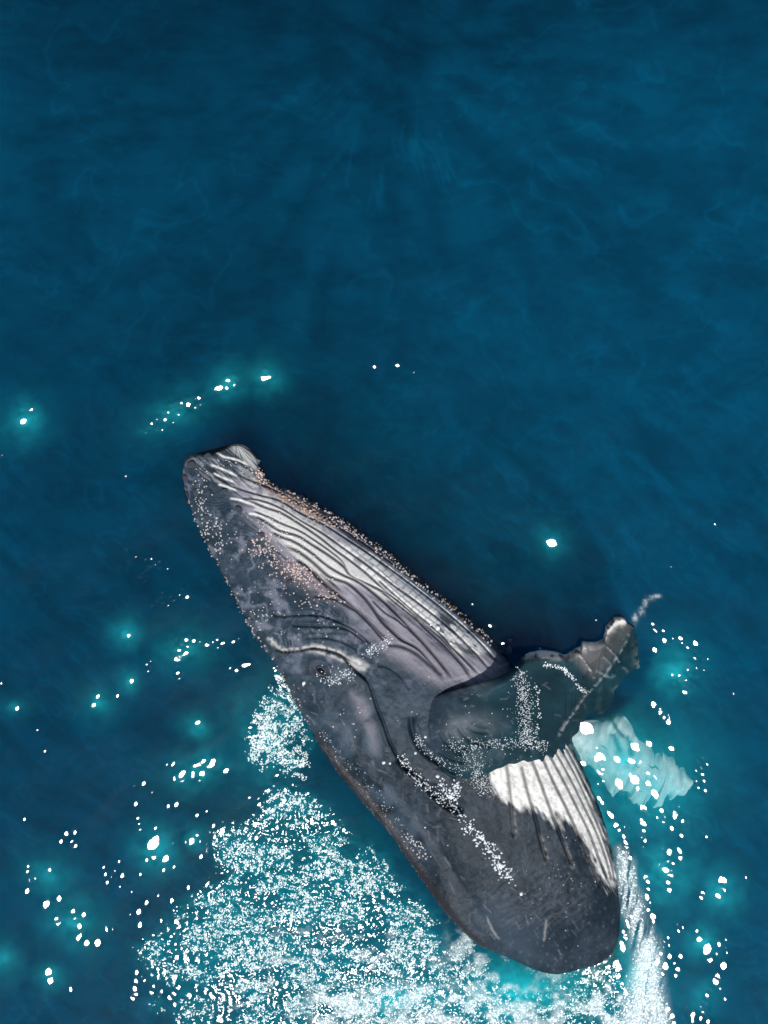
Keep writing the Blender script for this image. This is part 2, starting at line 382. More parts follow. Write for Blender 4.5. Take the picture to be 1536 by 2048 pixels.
# subtract the ambient slope inside each facet so that it faces exactly as wished
for (X, Y, size) in cells:
    x0, y0 = P(X, Y); x0 = float(x0); y0 = float(y0)
    R = max((size + 2) * .80 / S, 1.9 * STEP)
    j0, j1 = int((x0 - 3 * R + hx) / STEP), int((x0 + 3 * R + hx) / STEP) + 2
    i0, i1 = int((y0 - 3 * R + hy) / STEP), int((y0 + 3 * R + hy) / STEP) + 2
    j0, i0 = max(j0, 0), max(i0, 0); j1, i1 = min(j1, nx), min(i1, ny)
    if j1 - j0 < 3 or i1 - i0 < 3: continue
    gx, gy = GX[i0:i1, j0:j1], GY[i0:i1, j0:j1]
    sx, sy = half_slope(np.array([x0]), np.array([y0]))
    dx, dy = gx - x0, gy - y0
    w = np.exp(-((dx * dx + dy * dy) / (R * R)) ** 2)
    loc = hgt[i0:i1, j0:j1]
    wa = w.sum(); m = (loc * w).sum() / wa
    hgt[i0:i1, j0:j1] = loc * (1 - w) + w * (m + sx[0] * dx + sy[0] * dy)
edge = sstep(0, .5, np.minimum(hx - np.abs(GX), hy - np.abs(GY)))
hgt *= edge

def build_water():
    NX, NY = len(xs), len(ys)
    AX, AY = np.meshgrid(xs, ys)
    Z = np.zeros_like(AX); A = np.zeros_like(AX); F = np.zeros_like(AX); Cl = np.full_like(AX, .78); Rp = np.zeros_like(AX); Far = np.ones_like(AX)
    Z[g0:g0 + ny, g0:g0 + nx] = hgt
    A[g0:g0 + ny, g0:g0 + nx] = AER_GLOW * edge; F[g0:g0 + ny, g0:g0 + nx] = FOAM * edge; Cl[g0:g0 + ny, g0:g0 + nx] = RAY_TINT * edge + .78 * (1 - edge); Rp[g0:g0 + ny, g0:g0 + nx] = RIP * edge
    Far[g0:g0 + ny, g0:g0 + nx] = 1 - edge
    co = np.stack([AX, AY, Z], -1).reshape(-1, 3)
    idx = np.arange(NX * NY).reshape(NY, NX)
    q = np.stack([idx[:-1, :-1], idx[:-1, 1:], idx[1:, 1:], idx[1:, :-1]], -1).reshape(-1, 4)
    per = np.concatenate([idx[0, :-1], idx[:-1, -1], idx[-1, :0:-1], idx[:0:-1, 0]])
    low = co[per].copy(); low[:, 2] = -30
    base = len(co); n = len(per); li = base + np.arange(n)
    side = np.stack([per, li, np.roll(li, -1), np.roll(per, -1)], -1)
    co = np.concatenate([co, low]); z = np.zeros(n)
    return make_mesh('water', co, np.concatenate([q, side]), None, water_mat(), attrs={
        'aerated_glow': np.concatenate([A.ravel(), z]), 'foam': np.concatenate([F.ravel(), z]), 'ripple': np.concatenate([Rp.ravel(), z]), 'ray_wisp_tint': np.concatenate([Cl.ravel(), z + .78]), 'open_sea': np.concatenate([Far.ravel(), z + 1])},
        ngons=[li[::-1]])

def water_mat():
    m = N('sea_water')
    tr = m.n('ShaderNodeBsdfTransparent')
    # surface tint carrying the painted light shafts and sky wisps
    f0 = m.math('MULTIPLY', m.attr('open_sea'), m.ramp(m.noise(1.6, 4, .6), .3, .7, -.16, .14))
    f = m.math('MULTIPLY', m.math('ADD', m.attr('ray_wisp_tint'), f0), m.ramp(m.noise(6, 4, .6), .3, .7, .94, 1.04), clamp=True)
    tint = m.mixc(1.0, rgb(1, 1, 1), f, 'MULTIPLY')
    m.l(tint, tr.inputs[0])
    gl = m.n('ShaderNodeBsdfGlossy', distribution='BECKMANN'); gl.inputs['Color'].default_value = rgb(1, 1, 1); gl.inputs['Roughness'].default_value = .13
    rp = m.attr('ripple')
    bh = m.noise(26, 2, .5); nb = m.bump(bh, m.math('MULTIPLY_ADD', rp, .25, .028), .022)
    nb = m.bump(m.math('ADD', m.noise(1.1, 3, .5), m.math('MULTIPLY', m.noise(4.5, 3, .5), .35)), m.math('MULTIPLY', m.attr('open_sea'), .5), .12, nb)
    m.l(nb, gl.inputs['Normal'])
    fr = m.n('ShaderNodeFresnel'); fr.inputs['IOR'].default_value = 1.34
    surf = m.mixs(fr.outputs[0], tr.outputs[0], gl.outputs[0])
    # turquoise for bubbly water and for the painted bloom round glints
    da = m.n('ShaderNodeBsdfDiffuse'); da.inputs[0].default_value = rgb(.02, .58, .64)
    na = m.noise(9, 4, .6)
    surf2 = m.mixs(m.math('MULTIPLY', m.attr('aerated_glow'), m.ramp(na, .25, .75, .5, .85), clamp=True), surf, da.outputs[0])
    df = m.n('ShaderNodeBsdfDiffuse'); m.l(m.mixc(m.noise(18, 4, .6), rgb(.72, .86, .86), rgb(.9, .93, .92)), df.inputs[0])
    nf = m.noise(45, 3, .6)
    m.l(m.bump(nf, .8, .02), df.inputs[1])
    ff = m.math('MULTIPLY', m.attr('foam'), m.ramp(nf, .35, .6, .25, .85), clamp=True)
    surf3 = m.mixs(ff, surf2, df.outputs[0])
    m.l(surf3, m.out.inputs['Surface'])
    vs = m.n('ShaderNodeVolumeScatter'); va = m.n('ShaderNodeVolumeAbsorption')
    # scattering (.012,.10,.19) per metre; absorption (1.1,.23,.085)
    vs.inputs['Color'].default_value = rgb(.015, .68, 1.0); vs.inputs['Density'].default_value = .215
    vs.inputs['Anisotropy'].default_value = 0.0
    va.inputs['Color'].default_value = rgb(0.0, .815, .93); va.inputs['Density'].default_value = 1.1
    ad = m.n('ShaderNodeAddShader'); m.l(vs.outputs[0], ad.inputs[0]); m.l(va.outputs[0], ad.inputs[1])
    m.l(ad.outputs[0], m.out.inputs['Volume'])

    return m.m
water = tag(build_water(), 'deep blue open sea with soft ripples and glints of sun', None, kind='structure')

# ------------------------------------------------------------------ whale: plan charts
wc = Chart(330, 860, 1460, 2230)
X, Y = wc.X, wc.Y
relief = wc.zeros()                      # metres
DARK = np.array([.015, .029, .041]); GREY = np.array([.046, .066, .090]); MAUVE = np.array([.185, .175, .200]); WHITE = np.array([.84, .83, .78])
mott = fbm(X / 30, Y / 30, 101, 5); fine = fbm(X / 6, Y / 6, 102, 3)
alb = DARK + (GREY - DARK) * (.25 + .6 * sstep(.30, .75, mott))[..., None]
alb = alb * (.6 + .8 * fine[..., None])
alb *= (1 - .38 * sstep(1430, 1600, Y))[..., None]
ridge_n = 1 - np.abs(fbm(X / 26, Y / 26, 141, 4) - .5) * 9
marks = np.clip(ridge_n, 0, 1) ** 2 * sstep(1400, 1280, Y) * sstep(.35, .6, fbm(X / 40, Y / 40, 142, 3))
alb = alb * (1 - .55 * marks[..., None]) + np.array([.24, .27, .34]) * .55 * marks[..., None]
pale = sstep(.55, .78, fbm(X / 22, Y / 22, 143, 4)) * sstep(1420, 1300, Y)
alb = alb * (1 - .6 * pale[..., None]) + np.array([.21, .22, .27]) * .6 * pale[..., None]
def over(mask, col):
    global alb
    alb = alb * (1 - mask[..., None]) + np.asarray(col) * mask[..., None]
# rotated coordinates that run along the body
ca, sa = math.cos(math.radians(40)), math.sin(math.radians(40))
U = X * ca + Y * sa; V = -X * sa + Y * ca
lat = fbm(U / 60, V / 5.5, 103, 4)       # long streaks
# throat: mauve flank of the pleats
m = wc.poly([(470,960),(560,985),(680,1045),(800,1135),(930,1245),(1010,1335),(985,1375),(880,1365),(830,1330),(760,1275),(690,1215),(600,1150),(540,1085),(480,1010)], 20)
over(.85 * m * sstep(.15, .5, lat), MAUVE * (1.25 + .7 * sstep(.35, .6, fbm(U / 50, V / 8, 117, 3)))[..., None])
m = wc.poly([(760,1240),(860,1280),(930,1345),(885,1370),(800,1330),(740,1280)], 14); over(.6 * m, MAUVE * 1.15)
# sheen painted into the skin colour: shoulder, flank and rear
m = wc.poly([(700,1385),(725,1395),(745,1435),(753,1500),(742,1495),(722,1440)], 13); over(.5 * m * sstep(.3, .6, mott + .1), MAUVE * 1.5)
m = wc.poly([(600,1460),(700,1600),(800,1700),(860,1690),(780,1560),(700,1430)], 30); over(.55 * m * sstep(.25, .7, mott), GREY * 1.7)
m = wc.poly([(900,1840),(1000,1800),(1080,1860),(1060,1920),(980,1900)], 50); over(.45 * m, GREY * 1.3)
# white of the chin pleats
m = wc.poly([(497,1000),(530,1000),(600,1035),(665,1085),(735,1140),(790,1190),(770,1200),(720,1170),(665,1165),(610,1130),(570,1090),(530,1045)], 9)
over(.9 * m * sstep(.20, .50, lat + .2 * m) * (.75 + .25 * fine), WHITE * .88)
m = wc.poly([(500,960),(560,985),(640,1035),(700,1090),(660,1085),(580,1040),(510,1000)], 14)
over(.62 * m * sstep(.35, .62, fine), WHITE * .75)
# white broken into scales between crossing creases
m = wc.poly([(665,1080),(740,1105),(830,1165),(900,1220),(960,1275),(975,1300),(930,1300),(880,1265),(815,1225),(760,1180),(700,1120)], 8)
V2 = V + 7 * (vnoise(U / 45, V / 30, 118) - .5); row = np.floor(V2 / 11.0); off = _h(row.astype(int), row.astype(int) * 0, 9) * 17
cu = (U + off + 5 * vnoise(U / 20, V / 9, 19)) / 17.0
fu = np.abs((cu % 1) - .5) * 2; fv = np.abs(((V2 / 11.0) % 1) - .5) * 2
rnd = _h(np.floor(cu).astype(int), row.astype(int), 12)
scale_m = sstep(.98, .72, fu) * sstep(1.0, .62, fv) * sstep(.05, .25, rnd + .35 * (fbm(U / 45, V / 22, 105, 3) - .35))
over(.5 * m * sstep(.25, .5, lat + .1), MAUVE * 2.2)
over(.95 * m * scale_m, WHITE)
m2 = wc.poly([(860,1210),(955,1265),(985,1300),(930,1310),(880,1275)], 8)
over(.7 * m2 * sstep(.45, .6, fbm(U / 30 + 2 * vnoise(U / 20, V / 20, 2), V / 9, 106, 4)), WHITE)
over(.8 * m2 * sstep(.52, .6, fbm(U / 26, V / 7, 107, 3)), DARK)
# white of the belly behind the flipper
m = wc.poly([(978,1512),(1000,1492),(1060,1485),(1130,1485),(1158,1540),(1190,1610),(1215,1690),(1232,1760),(1222,1775),(1190,1715),(1165,1670),(1120,1640),(1065,1610),(1020,1600),(990,1590)], 10)
m = wc.poly([(978,1512),(1000,1492),(1060,1485),(1130,1485),(1158,1540),(1190,1610),(1215,1690),(1232,1760),(1222,1775),(1190,1715),(1165,1670),(1120,1640),(1065,1610),(1020,1600),(990,1590)], 30)
ac = X * .93 - Y * .35; sh = 46 * (fbm(ac / 16.0, Y / 60, 119, 2) - .5) * sstep(1540, 1600, Y)
m = wc.sample(m, X + .35 * sh, Y + sh)
edge_n = fbm((X - Y * .5) / 5, (Y + X * .5) / 26, 108, 4)
over(sstep(.28, .72, m + (edge_n - .5) * .75) * (m > .01) * (.72 + .28 * sstep(.3, .55, fine)) * (.85 + .15 * sstep(.3, .6, lat)), WHITE * .93)
for pts, w in [([(1023,1600),(1027,1640),(1030,1680)], 4), ([(1080,1660),(1090,1700),(1094,1728)], 3.5), ([(1128,1680),(1140,1715),(1148,1742)], 3), ([(1160,1680),(1180,1725),(1200,1775)], 3)]:
    t_ = wc.zeros(); wc.stroke(t_, pts, .42, w * 1.3, .3, 'max', 4); over(t_ * sstep(.2, .6, fine), WHITE * .5)
# lip band and corner of the mouth
t_ = wc.zeros(); wc.stroke(t_, [(536,1272),(560,1298),(590,1300),(625,1293),(660,1299),(700,1316),(722,1330)], 1.0, 4.6, .02, 'max', 4)
wc.stroke(t_, [(600,1297),(650,1306),(700,1326),(735,1343)], .8, 4, .1, 'max', 4)
over(np.clip(t_, 0, 1) * sstep(.2, .6, fine), WHITE * .58)
t_ = wc.poly([(700,1322),(720,1316),(738,1330),(722,1342),(704,1338)], 4); over(t_ * .3, WHITE * .9)
# chin tip
m = wc.poly([(462,892),(490,890),(512,915),(520,940),(500,935),(485,915),(470,905)], 7)
ang = np.arctan2(Y - 885, X - 472); over(.75 * m * sstep(.25, .7, vnoise(ang * 26, np.hypot(X - 472, Y - 885) / 30, 8) + .12), WHITE * .9)
m = wc.poly([(385,915),(430,905),(470,895),(520,945),(560,985),(470,985),(420,965)], 14)
over(.4 * m * sstep(.5, .62, fbm(U / 25, V / 2.5, 109, 3)), WHITE * .7)
# brownish back edge with fine growth
m = wc.poly([(630,1455),(700,1545),(790,1650),(865,1765),(960,1880),(990,1925),(900,1840),(800,1735),(730,1640),(655,1540)], 14); over(.7 * m, [.030, .026, .025])
m = wc.poly([(520,960),(600,985),(670,1030),(640,1030),(560,1000)], 8); over(.55 * m * sstep(.35, .6, fine), [.20, .14, .11])
m = wc.poly([(575,1110),(640,1150),(690,1190),(640,1195),(585,1165),(555,1130)], 14); over(.22 * m, [.30, .20, .19])
# pale scratches and dapples over the dark skin
for k in range(90):
    a = rng.uniform(0, 1); x0 = 560 + 560 * a + rng.normal(0, 60); y0 = 1380 + 520 * a + rng.normal(0, 40); L_ = rng.uniform(6, 26); th = rng.normal(.9, .5)
    t_ = wc.zeros() if False else None
    sl, D, T = wc.line_dist([(x0, y0), (x0 + L_ * math.cos(th), y0 + L_ * math.sin(th))], 5)
    k_ = rng.uniform(.08, .30) * np.exp(-(D / rng.uniform(.7, 1.6)) ** 2)
    alb[sl] = alb[sl] * (1 - k_[..., None]) + MAUVE * 1.8 * k_[..., None]
for pts in [[(890,1363),(950,1348),(1010,1330),(1040,1312)], [(972,1829),(985,1860),(1000,1880)], [(1093,1836),(1090,1865),(1087,1885)]]:
    t_ = wc.zeros(); wc.stroke(t_, pts, .35, 2.2, .2, 'max', 2); over(t_, WHITE * .6)
dots = wc.zeros()
for k in range(300):
    x0, y0 = rng.uniform(960, 1235), rng.uniform(1680, 1940); r = rng.uniform(.9, 2.4)
    sl, D, T = wc.line_dist([(x0, y0), (x0 + .5, y0 + rng.uniform(0, 3))], 6); dots[sl] = np.maximum(dots[sl], rng.uniform(.1, .4) * np.exp(-(D / r) ** 2))
over(dots, GREY * 2.2)

# grooves: (points, depth m, width px)
GROOVES = [
 ([(452,968),(480,978),(520,990),(560,1001),(603,1027),(650,1050),(700,1082),(745,1112),(800,1152),(860,1198),(915,1243),(960,1285),(1000,1330)], .028, 2.6),
 ([(470,945),(505,962),(545,978),(600,1008),(655,1040),(715,1078),(770,1117),(830,1160),(890,1207),(940,1248),(985,1290),(1012,1325)], .026, 2.4),
 ([(478,995),(520,1000),(560,1015),(600,1040),(645,1066),(690,1098),(735,1130),(790,1172),(845,1212),(900,1257),(945,1300),(985,1345)], .030, 2.8),
 ([(492,996),(528,1013),(560,1024),(590,1041),(638,1073),(669,1098),(705,1124),(736,1149),(771,1182),(804,1210),(850,1248),(890,1285),(930,1320),(962,1352)], .034, 3.0),
 ([(505,1020),(540,1035),(565,1047),(599,1061),(628,1079),(658,1100),(684,1122),(692,1140)], .030, 2.8),
 ([(498,1026),(530,1042),(560,1061),(595,1071),(628,1091),(658,1110),(687,1132),(701,1151),(730,1165),(765,1182),(794,1200),(824,1227),(850,1255),(890,1292),(925,1330),(945,1360)], .040, 3.3),
 ([(540,1062),(560,1072),(589,1083),(619,1102),(654,1130),(685,1149),(716,1163),(755,1192),(790,1225),(820,1258),(850,1290),(880,1325),(905,1356)], .040, 3.4),
 ([(566,1087),(599,1104),(624,1122),(654,1149),(669,1157),(697,1167),(726,1192),(745,1215),(762,1240),(790,1268),(806,1281),(835,1297),(860,1325),(890,1360)], .045, 3.8),
 ([(592,1118),(610,1130),(628,1147),(648,1167),(677,1190),(706,1214),(735,1240),(756,1262),(776,1280)], .040, 3.5),
 ([(744,1200),(770,1225),(795,1240),(812,1255)], .025, 2.4),
 ([(755,1158),(790,1190),(830,1225),(870,1258),(910,1300),(945,1335)], .030, 2.8),
 ([(760,1180),(800,1212),(850,1252),(880,1275),(912,1312),(940,1345)], .026, 2.4),
 ([(625,1192),(668,1198),(707,1218),(735,1243),(757,1268),(768,1280)], .032, 3.2),
 ([(541,1228),(565,1232),(593,1229),(642,1231),(691,1250),(720,1270),(745,1290)], .032, 3.2),
 ([(583,1250),(632,1252),(681,1254),(710,1268),(730,1285)], .028, 2.8),
 ([(612,1276),(651,1275),(690,1286),(715,1300)], .024, 2.8),
 ([(648,1166),(670,1195),(700,1215),(725,1228)], .022, 2.4),
 # mouth line, and the crease that runs back from its corner
 ([(540,1283),(562,1303),(590,1302),(625,1297),(655,1301),(684,1312),(700,1330),(716,1345),(735,1362),(745,1385),(754,1415),(768,1450),(780,1485),(795,1515),(812,1535)], .050, 3.0),
 ([(795,1515),(815,1540),(845,1563),(872,1592),(895,1612),(928,1624)], .085, 6.0),
 ([(820,1380),(800,1352),(775,1335),(755,1330)], .018, 3.0),
 ([(775,1290),(800,1292),(830,1305),(860,1330),(885,1352)], .030, 4.0),
 # folds round the root of the flipper
 ([(822,1432),(824,1460),(836,1490),(856,1512),(885,1532),(915,1552)], .060, 5.0),
 ([(878,1460),(890,1482),(905,1495),(925,1510)], .045, 4.5),
 ([(899,1464),(910,1478),(925,1492),(945,1502)], .035, 3.6),
 ([(918,1454),(930,1472),(945,1484),(970,1490),(985,1492)], .045, 4.0),
 ([(938,1452),(950,1462),(975,1466)], .030, 3.6),
 ([(875,1502),(900,1517),(930,1526)], .030, 3.6),
 # belly
 ([(1009,1499),(1013,1530),(1017,1559),(1023,1614),(1027,1677)], .040, 3.2),
 ([(1042,1528),(1054,1579),(1070,1634),(1081,1680),(1093,1723)], .042, 3.2),
 ([(1060,1505),(1066,1524),(1085,1575),(1105,1630),(1124,1680),(1146,1735)], .045, 3.0),
 ([(1077,1497),(1105,1559),(1132,1614),(1159,1673),(1183,1731),(1202,1778)], .045, 3.0),
 ([(1090,1493),(1124,1555),(1152,1610),(1179,1665),(1198,1716),(1216,1759)], .042, 2.8),
 ([(1104,1490),(1140,1555),(1167,1610),(1195,1669),(1214,1723),(1224,1762)], .040, 2.6),
 ([(1118,1490),(1152,1552),(1179,1610),(1204,1669),(1222,1723),(1230,1765)], .036, 2.4),
 ([(1130,1490),(1161,1550),(1191,1614),(1212,1669),(1228,1730)], .032, 2.2),
]
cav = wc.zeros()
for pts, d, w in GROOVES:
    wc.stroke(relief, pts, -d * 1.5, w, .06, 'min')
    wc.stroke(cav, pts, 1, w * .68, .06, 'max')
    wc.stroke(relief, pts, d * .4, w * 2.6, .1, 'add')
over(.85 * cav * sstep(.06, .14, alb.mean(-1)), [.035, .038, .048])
# eye region: socket, lids
def ellipse(Xc, Yc, a, b, ang):
    c, s_ = math.cos(ang), math.sin(ang); dx, dy = X - Xc, Y - Yc
    return np.hypot((dx * c + dy * s_) / a, (-dx * s_ + dy * c) / b)
e = ellipse(640, 1340, 16, 11, .6)
relief += .03 * np.exp(-((e - 1.5) / .5) ** 2) - .03 * np.exp(-(e / 1.0) ** 2)
relief += (-.010 * np.exp(-((e - 2.6) / .28) ** 2) - .007 * np.exp(-((e - 3.3) / .2) ** 2)) * sstep(652, 628, X + .4 * (Y - 1340))
over(.6 * np.exp(-(ellipse(625, 1335, 16, 20, .3)) ** 4), [.022, .022, .026])
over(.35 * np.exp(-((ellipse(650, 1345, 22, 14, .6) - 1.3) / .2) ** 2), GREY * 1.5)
# round bulges and water rings on the chin
for (xc, yc, r, a) in [(482,1103,34,.03),(430,965,38,.02),(618,1270,48,.03),(547,1290,30,.012)]:
    d = np.hypot(X - xc, Y - yc); relief += a * np.exp(-(d / r) ** 2)
    relief += .0035 * np.cos(d / 6.2 * 2 * math.pi) * np.exp(-((d - r * 1.1) / (r * .45)) ** 2)
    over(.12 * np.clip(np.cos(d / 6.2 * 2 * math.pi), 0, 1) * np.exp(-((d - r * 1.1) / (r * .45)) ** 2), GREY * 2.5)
# swirl of water caught on the cheek
d = np.hypot(X - 738, Y - 1306); relief += -.035 * np.exp(-(d / 14) ** 2) + .012 * np.exp(-((d - 22) / 5) ** 2)
# creases near the snout, bright rims
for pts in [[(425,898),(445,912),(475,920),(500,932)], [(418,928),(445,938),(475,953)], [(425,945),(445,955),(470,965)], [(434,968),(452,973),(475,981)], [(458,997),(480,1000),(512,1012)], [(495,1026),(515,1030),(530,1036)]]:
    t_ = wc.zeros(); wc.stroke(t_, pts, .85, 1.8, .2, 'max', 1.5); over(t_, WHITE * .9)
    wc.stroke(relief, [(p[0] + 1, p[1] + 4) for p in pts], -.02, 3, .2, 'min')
# wrinkled hide: fine diagonal grain over the rear body
grain = fbm((X * .8 - Y * .6) / 22, (X * .6 + Y * .8) / 3.2, 111, 3)
relief += .010 * (grain - .5) * sstep(1500, 1620, Y) + .008 * (fbm(X / 9, Y / 9, 112, 3) - .5)
rings = sstep(.5, .8, fbm(X / 50, Y / 50, 114, 2))
relief += .016 * (fbm(X / 34, Y / 34, 113, 3) - .5)

def outward(co_, q, ng):
    a, b, c, d = (co_[q[:, k]] for k in range(4)); ctr = co_.mean(0)
    vol = (((a + c) / 2 - ctr) * np.cross(c - a, d - b)).sum()
    return (q, ng) if vol > 0 else (q[:, ::-1], [g[::-1] for g in ng])
# ------------------------------------------------------------------ whale: body surface
LP = [(366,950),(366,978),(379,1020),(399,1070),(428,1125),(457,1180),(484,1235),(513,1285),(548,1335),(580,1390),(608,1432),(635,1480),(670,1535),(716,1590),(763,1645),(808,1705),(850,1765),(890,1820),(938,1868),(985,1905),(1030,1945),(1060,2010),(1090,2100),(1120,2200)]
RP = [(515,918),(524,942),(548,968),(600,988),(655,1018),(712,1054),(772,1098),(832,1150),(890,1195),(945,1240),(990,1280),(1025,1330),(1062,1390),(1105,1440),(1145,1490),(1180,1565),(1207,1635),(1228,1715),(1240,1790),(1246,1860),(1247,1925),(1245,2000),(1250,2080),(1240,2180)]
ZT = [.03,.10,.17,.24,.31,.37,.42,.46,.49,.50,.51,.52,.52,.52,.50,.47,.43,.38,.30,.16,-.05,-.40,-.8,-1.3]
ZC = [-.06,-.12,-.18,-.24,-.28,-.32,-.35,-.38,-.40,-.40,-.40,-.40,-.40,-.40,-.40,-.38,-.36,-.36,-.38,-.42,-.55,-.95,-1.4,-1.9]
nT, nS, nB = 700, 400, 40
u = np.concatenate([np.linspace(0, 1.0, 50)[:-1], np.linspace(1.0, len(LP) - 1, nT - 49)])
Lc = catmull(LP, u); Rc = catmull(RP, u); zt = catmull(np.array(ZT)[:, None], u)[:, 0]; zc = catmull(np.array(ZC)[:, None], u)[:, 0]
sg = np.linspace(-1, 1, nS); s = .72 * sg + .28 * np.sin(sg * math.pi / 2)
nose = smooth_line([(366,950),(366,930),(374,914),(392,907),(412,909),(432,905),(450,896),(468,887),(484,888),(500,897),(512,912),(515,918)], nS)
# straight line at t=0 versus the real outline of the snout
tt = (s + 1) / 2
l0 = np.array(LP[0]) * (1 - tt[:, None]) + np.array(RP[0]) * tt[:, None]
arc = np.r_[0, np.cumsum(np.hypot(*np.diff(nose, axis=0).T))]; arc /= arc[-1]
nose = np.stack([np.interp(tt, arc, nose[:, 0]), np.interp(tt, arc, nose[:, 1])], -1)
dn = nose - l0
def surf_xy(s_arr, dn_arr):
    t_ = ((s_arr + 1) / 2)[None, :, None]
    q = Lc[:, None] * (1 - t_) + Rc[:, None] * t_
    return q + dn_arr[None] * np.exp(-(u / 1.1) ** 2)[:, None, None]
XYp = surf_xy(s, dn)
zref = -.05
# ragged outline from growth and skin folds
wx, wy = P(XYp[..., 0], XYp[..., 1], zref)
cap = np.sqrt(np.clip(1 - (1 - np.clip(u / 1.3, 0, 1)) ** 2, 0, 1))
p = np.where(s > 0, 3.8, 2.7)
prof = np.clip(1 - np.abs(s) ** p, 0, 1) ** (1 / p)
prof = prof[None, :] * np.ones((len(u), 1))
z = zc[:, None] + (zt - zc)[:, None] * prof * cap[:, None]
tilt = .16 * sstep(2.5, 5, u) * sstep(12.5, 9.5, u)
z -= tilt[:, None] * (np.clip(s, 0, 1) ** 3.5)[None, :]
z += (.24 * sstep(.6, 1.0, np.abs(s))[None, :] * (s < 0)[None, :] * sstep(8, 11, u)[:, None] * sstep(20, 18, u)[:, None])
z -= (.16 * np.exp(-((s + .86) / .10) ** 2)[None, :] * sstep(10, 11.5, u)[:, None] * sstep(17, 14, u)[:, None])
fade = sstep(1.0, .93, np.abs(s))[None, :] * sstep(0, .25, u)[:, None]
qx, qy = to_px(wx, wy, z)
rel = wc.sample(relief, qx, qy)
z_top = z + rel * fade
qx, qy = to_px(wx, wy, z_top)
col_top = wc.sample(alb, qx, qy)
rag = (vnoise(u[:, None] * 9 + 0 * s[None], s[None] * 3 + 0 * u[:, None], 21) - .5) * .05 + (vnoise(u[:, None] * 31 + 0 * s[None], s[None] * 9 + 0 * u[:, None], 22) - .5) * .035
edgew = sstep(.93, 1.0, np.abs(s))[None, :] * np.sign(s)[None, :] * sstep(20, 18, u)[:, None] * (1 - .6 * sstep(10, 12, u))[:, None]
tx = np.array([.75, .66]); wx = wx + rag * edgew * tx[0]; wy = wy + rag * edgew * tx[1]
# underside
sb = np.cos(np.linspace(0, math.pi, nB + 2))[1:-1]
dnb = np.stack([np.interp(sb, s, dn[:, 0]), np.interp(sb, s, dn[:, 1])], -1)
XYb = surf_xy(sb, dnb)
bx_, by_ = P(XYb[..., 0], XYb[..., 1], zref)
zb = zc[:, None] - tilt[:, None] * (np.clip(sb, 0, 1) ** 3.5)[None] - 1.25 * cap[:, None] * np.sqrt(1 - sb[None] ** 2)
co = np.concatenate([np.stack([wx, wy, z_top], -1), np.stack([bx_, by_, zb], -1)], 1)
colb = np.broadcast_to(np.array([.12, .12, .13]), bx_.shape + (3,))
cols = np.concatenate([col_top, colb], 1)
nR = co.shape[1]
idx = np.arange(len(u) * nR).reshape(len(u), nR)
nxt = np.roll(idx, -1, 1)
quads = np.stack([idx[:-1], idx[1:], nxt[1:], nxt[:-1]], -1).reshape(-1, 4)[:, ::-1]
body_co = co.reshape(-1, 3); body_col = cols.reshape(-1, 3); body_q, body_ng = outward(body_co, quads, [idx[0], idx[-1][::-1]])

# surface height lookup in photograph pixels
zmap = np.full(wc.shape, -9.0)
def splat(co_):
    a, b = to_px(co_[:, 0], co_[:, 1], co_[:, 2])
    i = np.round(b - wc.y0).astype(int); j = np.round(a - wc.x0).astype(int)
    for di in (-1, 0, 1):
        for dj in (-1, 0, 1):
            ii, jj = i + di, j + dj; ok = (ii >= 0) & (jj >= 0) & (ii < wc.shape[0]) & (jj < wc.shape[1])
            np.maximum.at(zmap, (ii[ok], jj[ok]), co_[ok, 2])
splat(np.stack([wx, wy, z_top], -1).reshape(-1, 3))

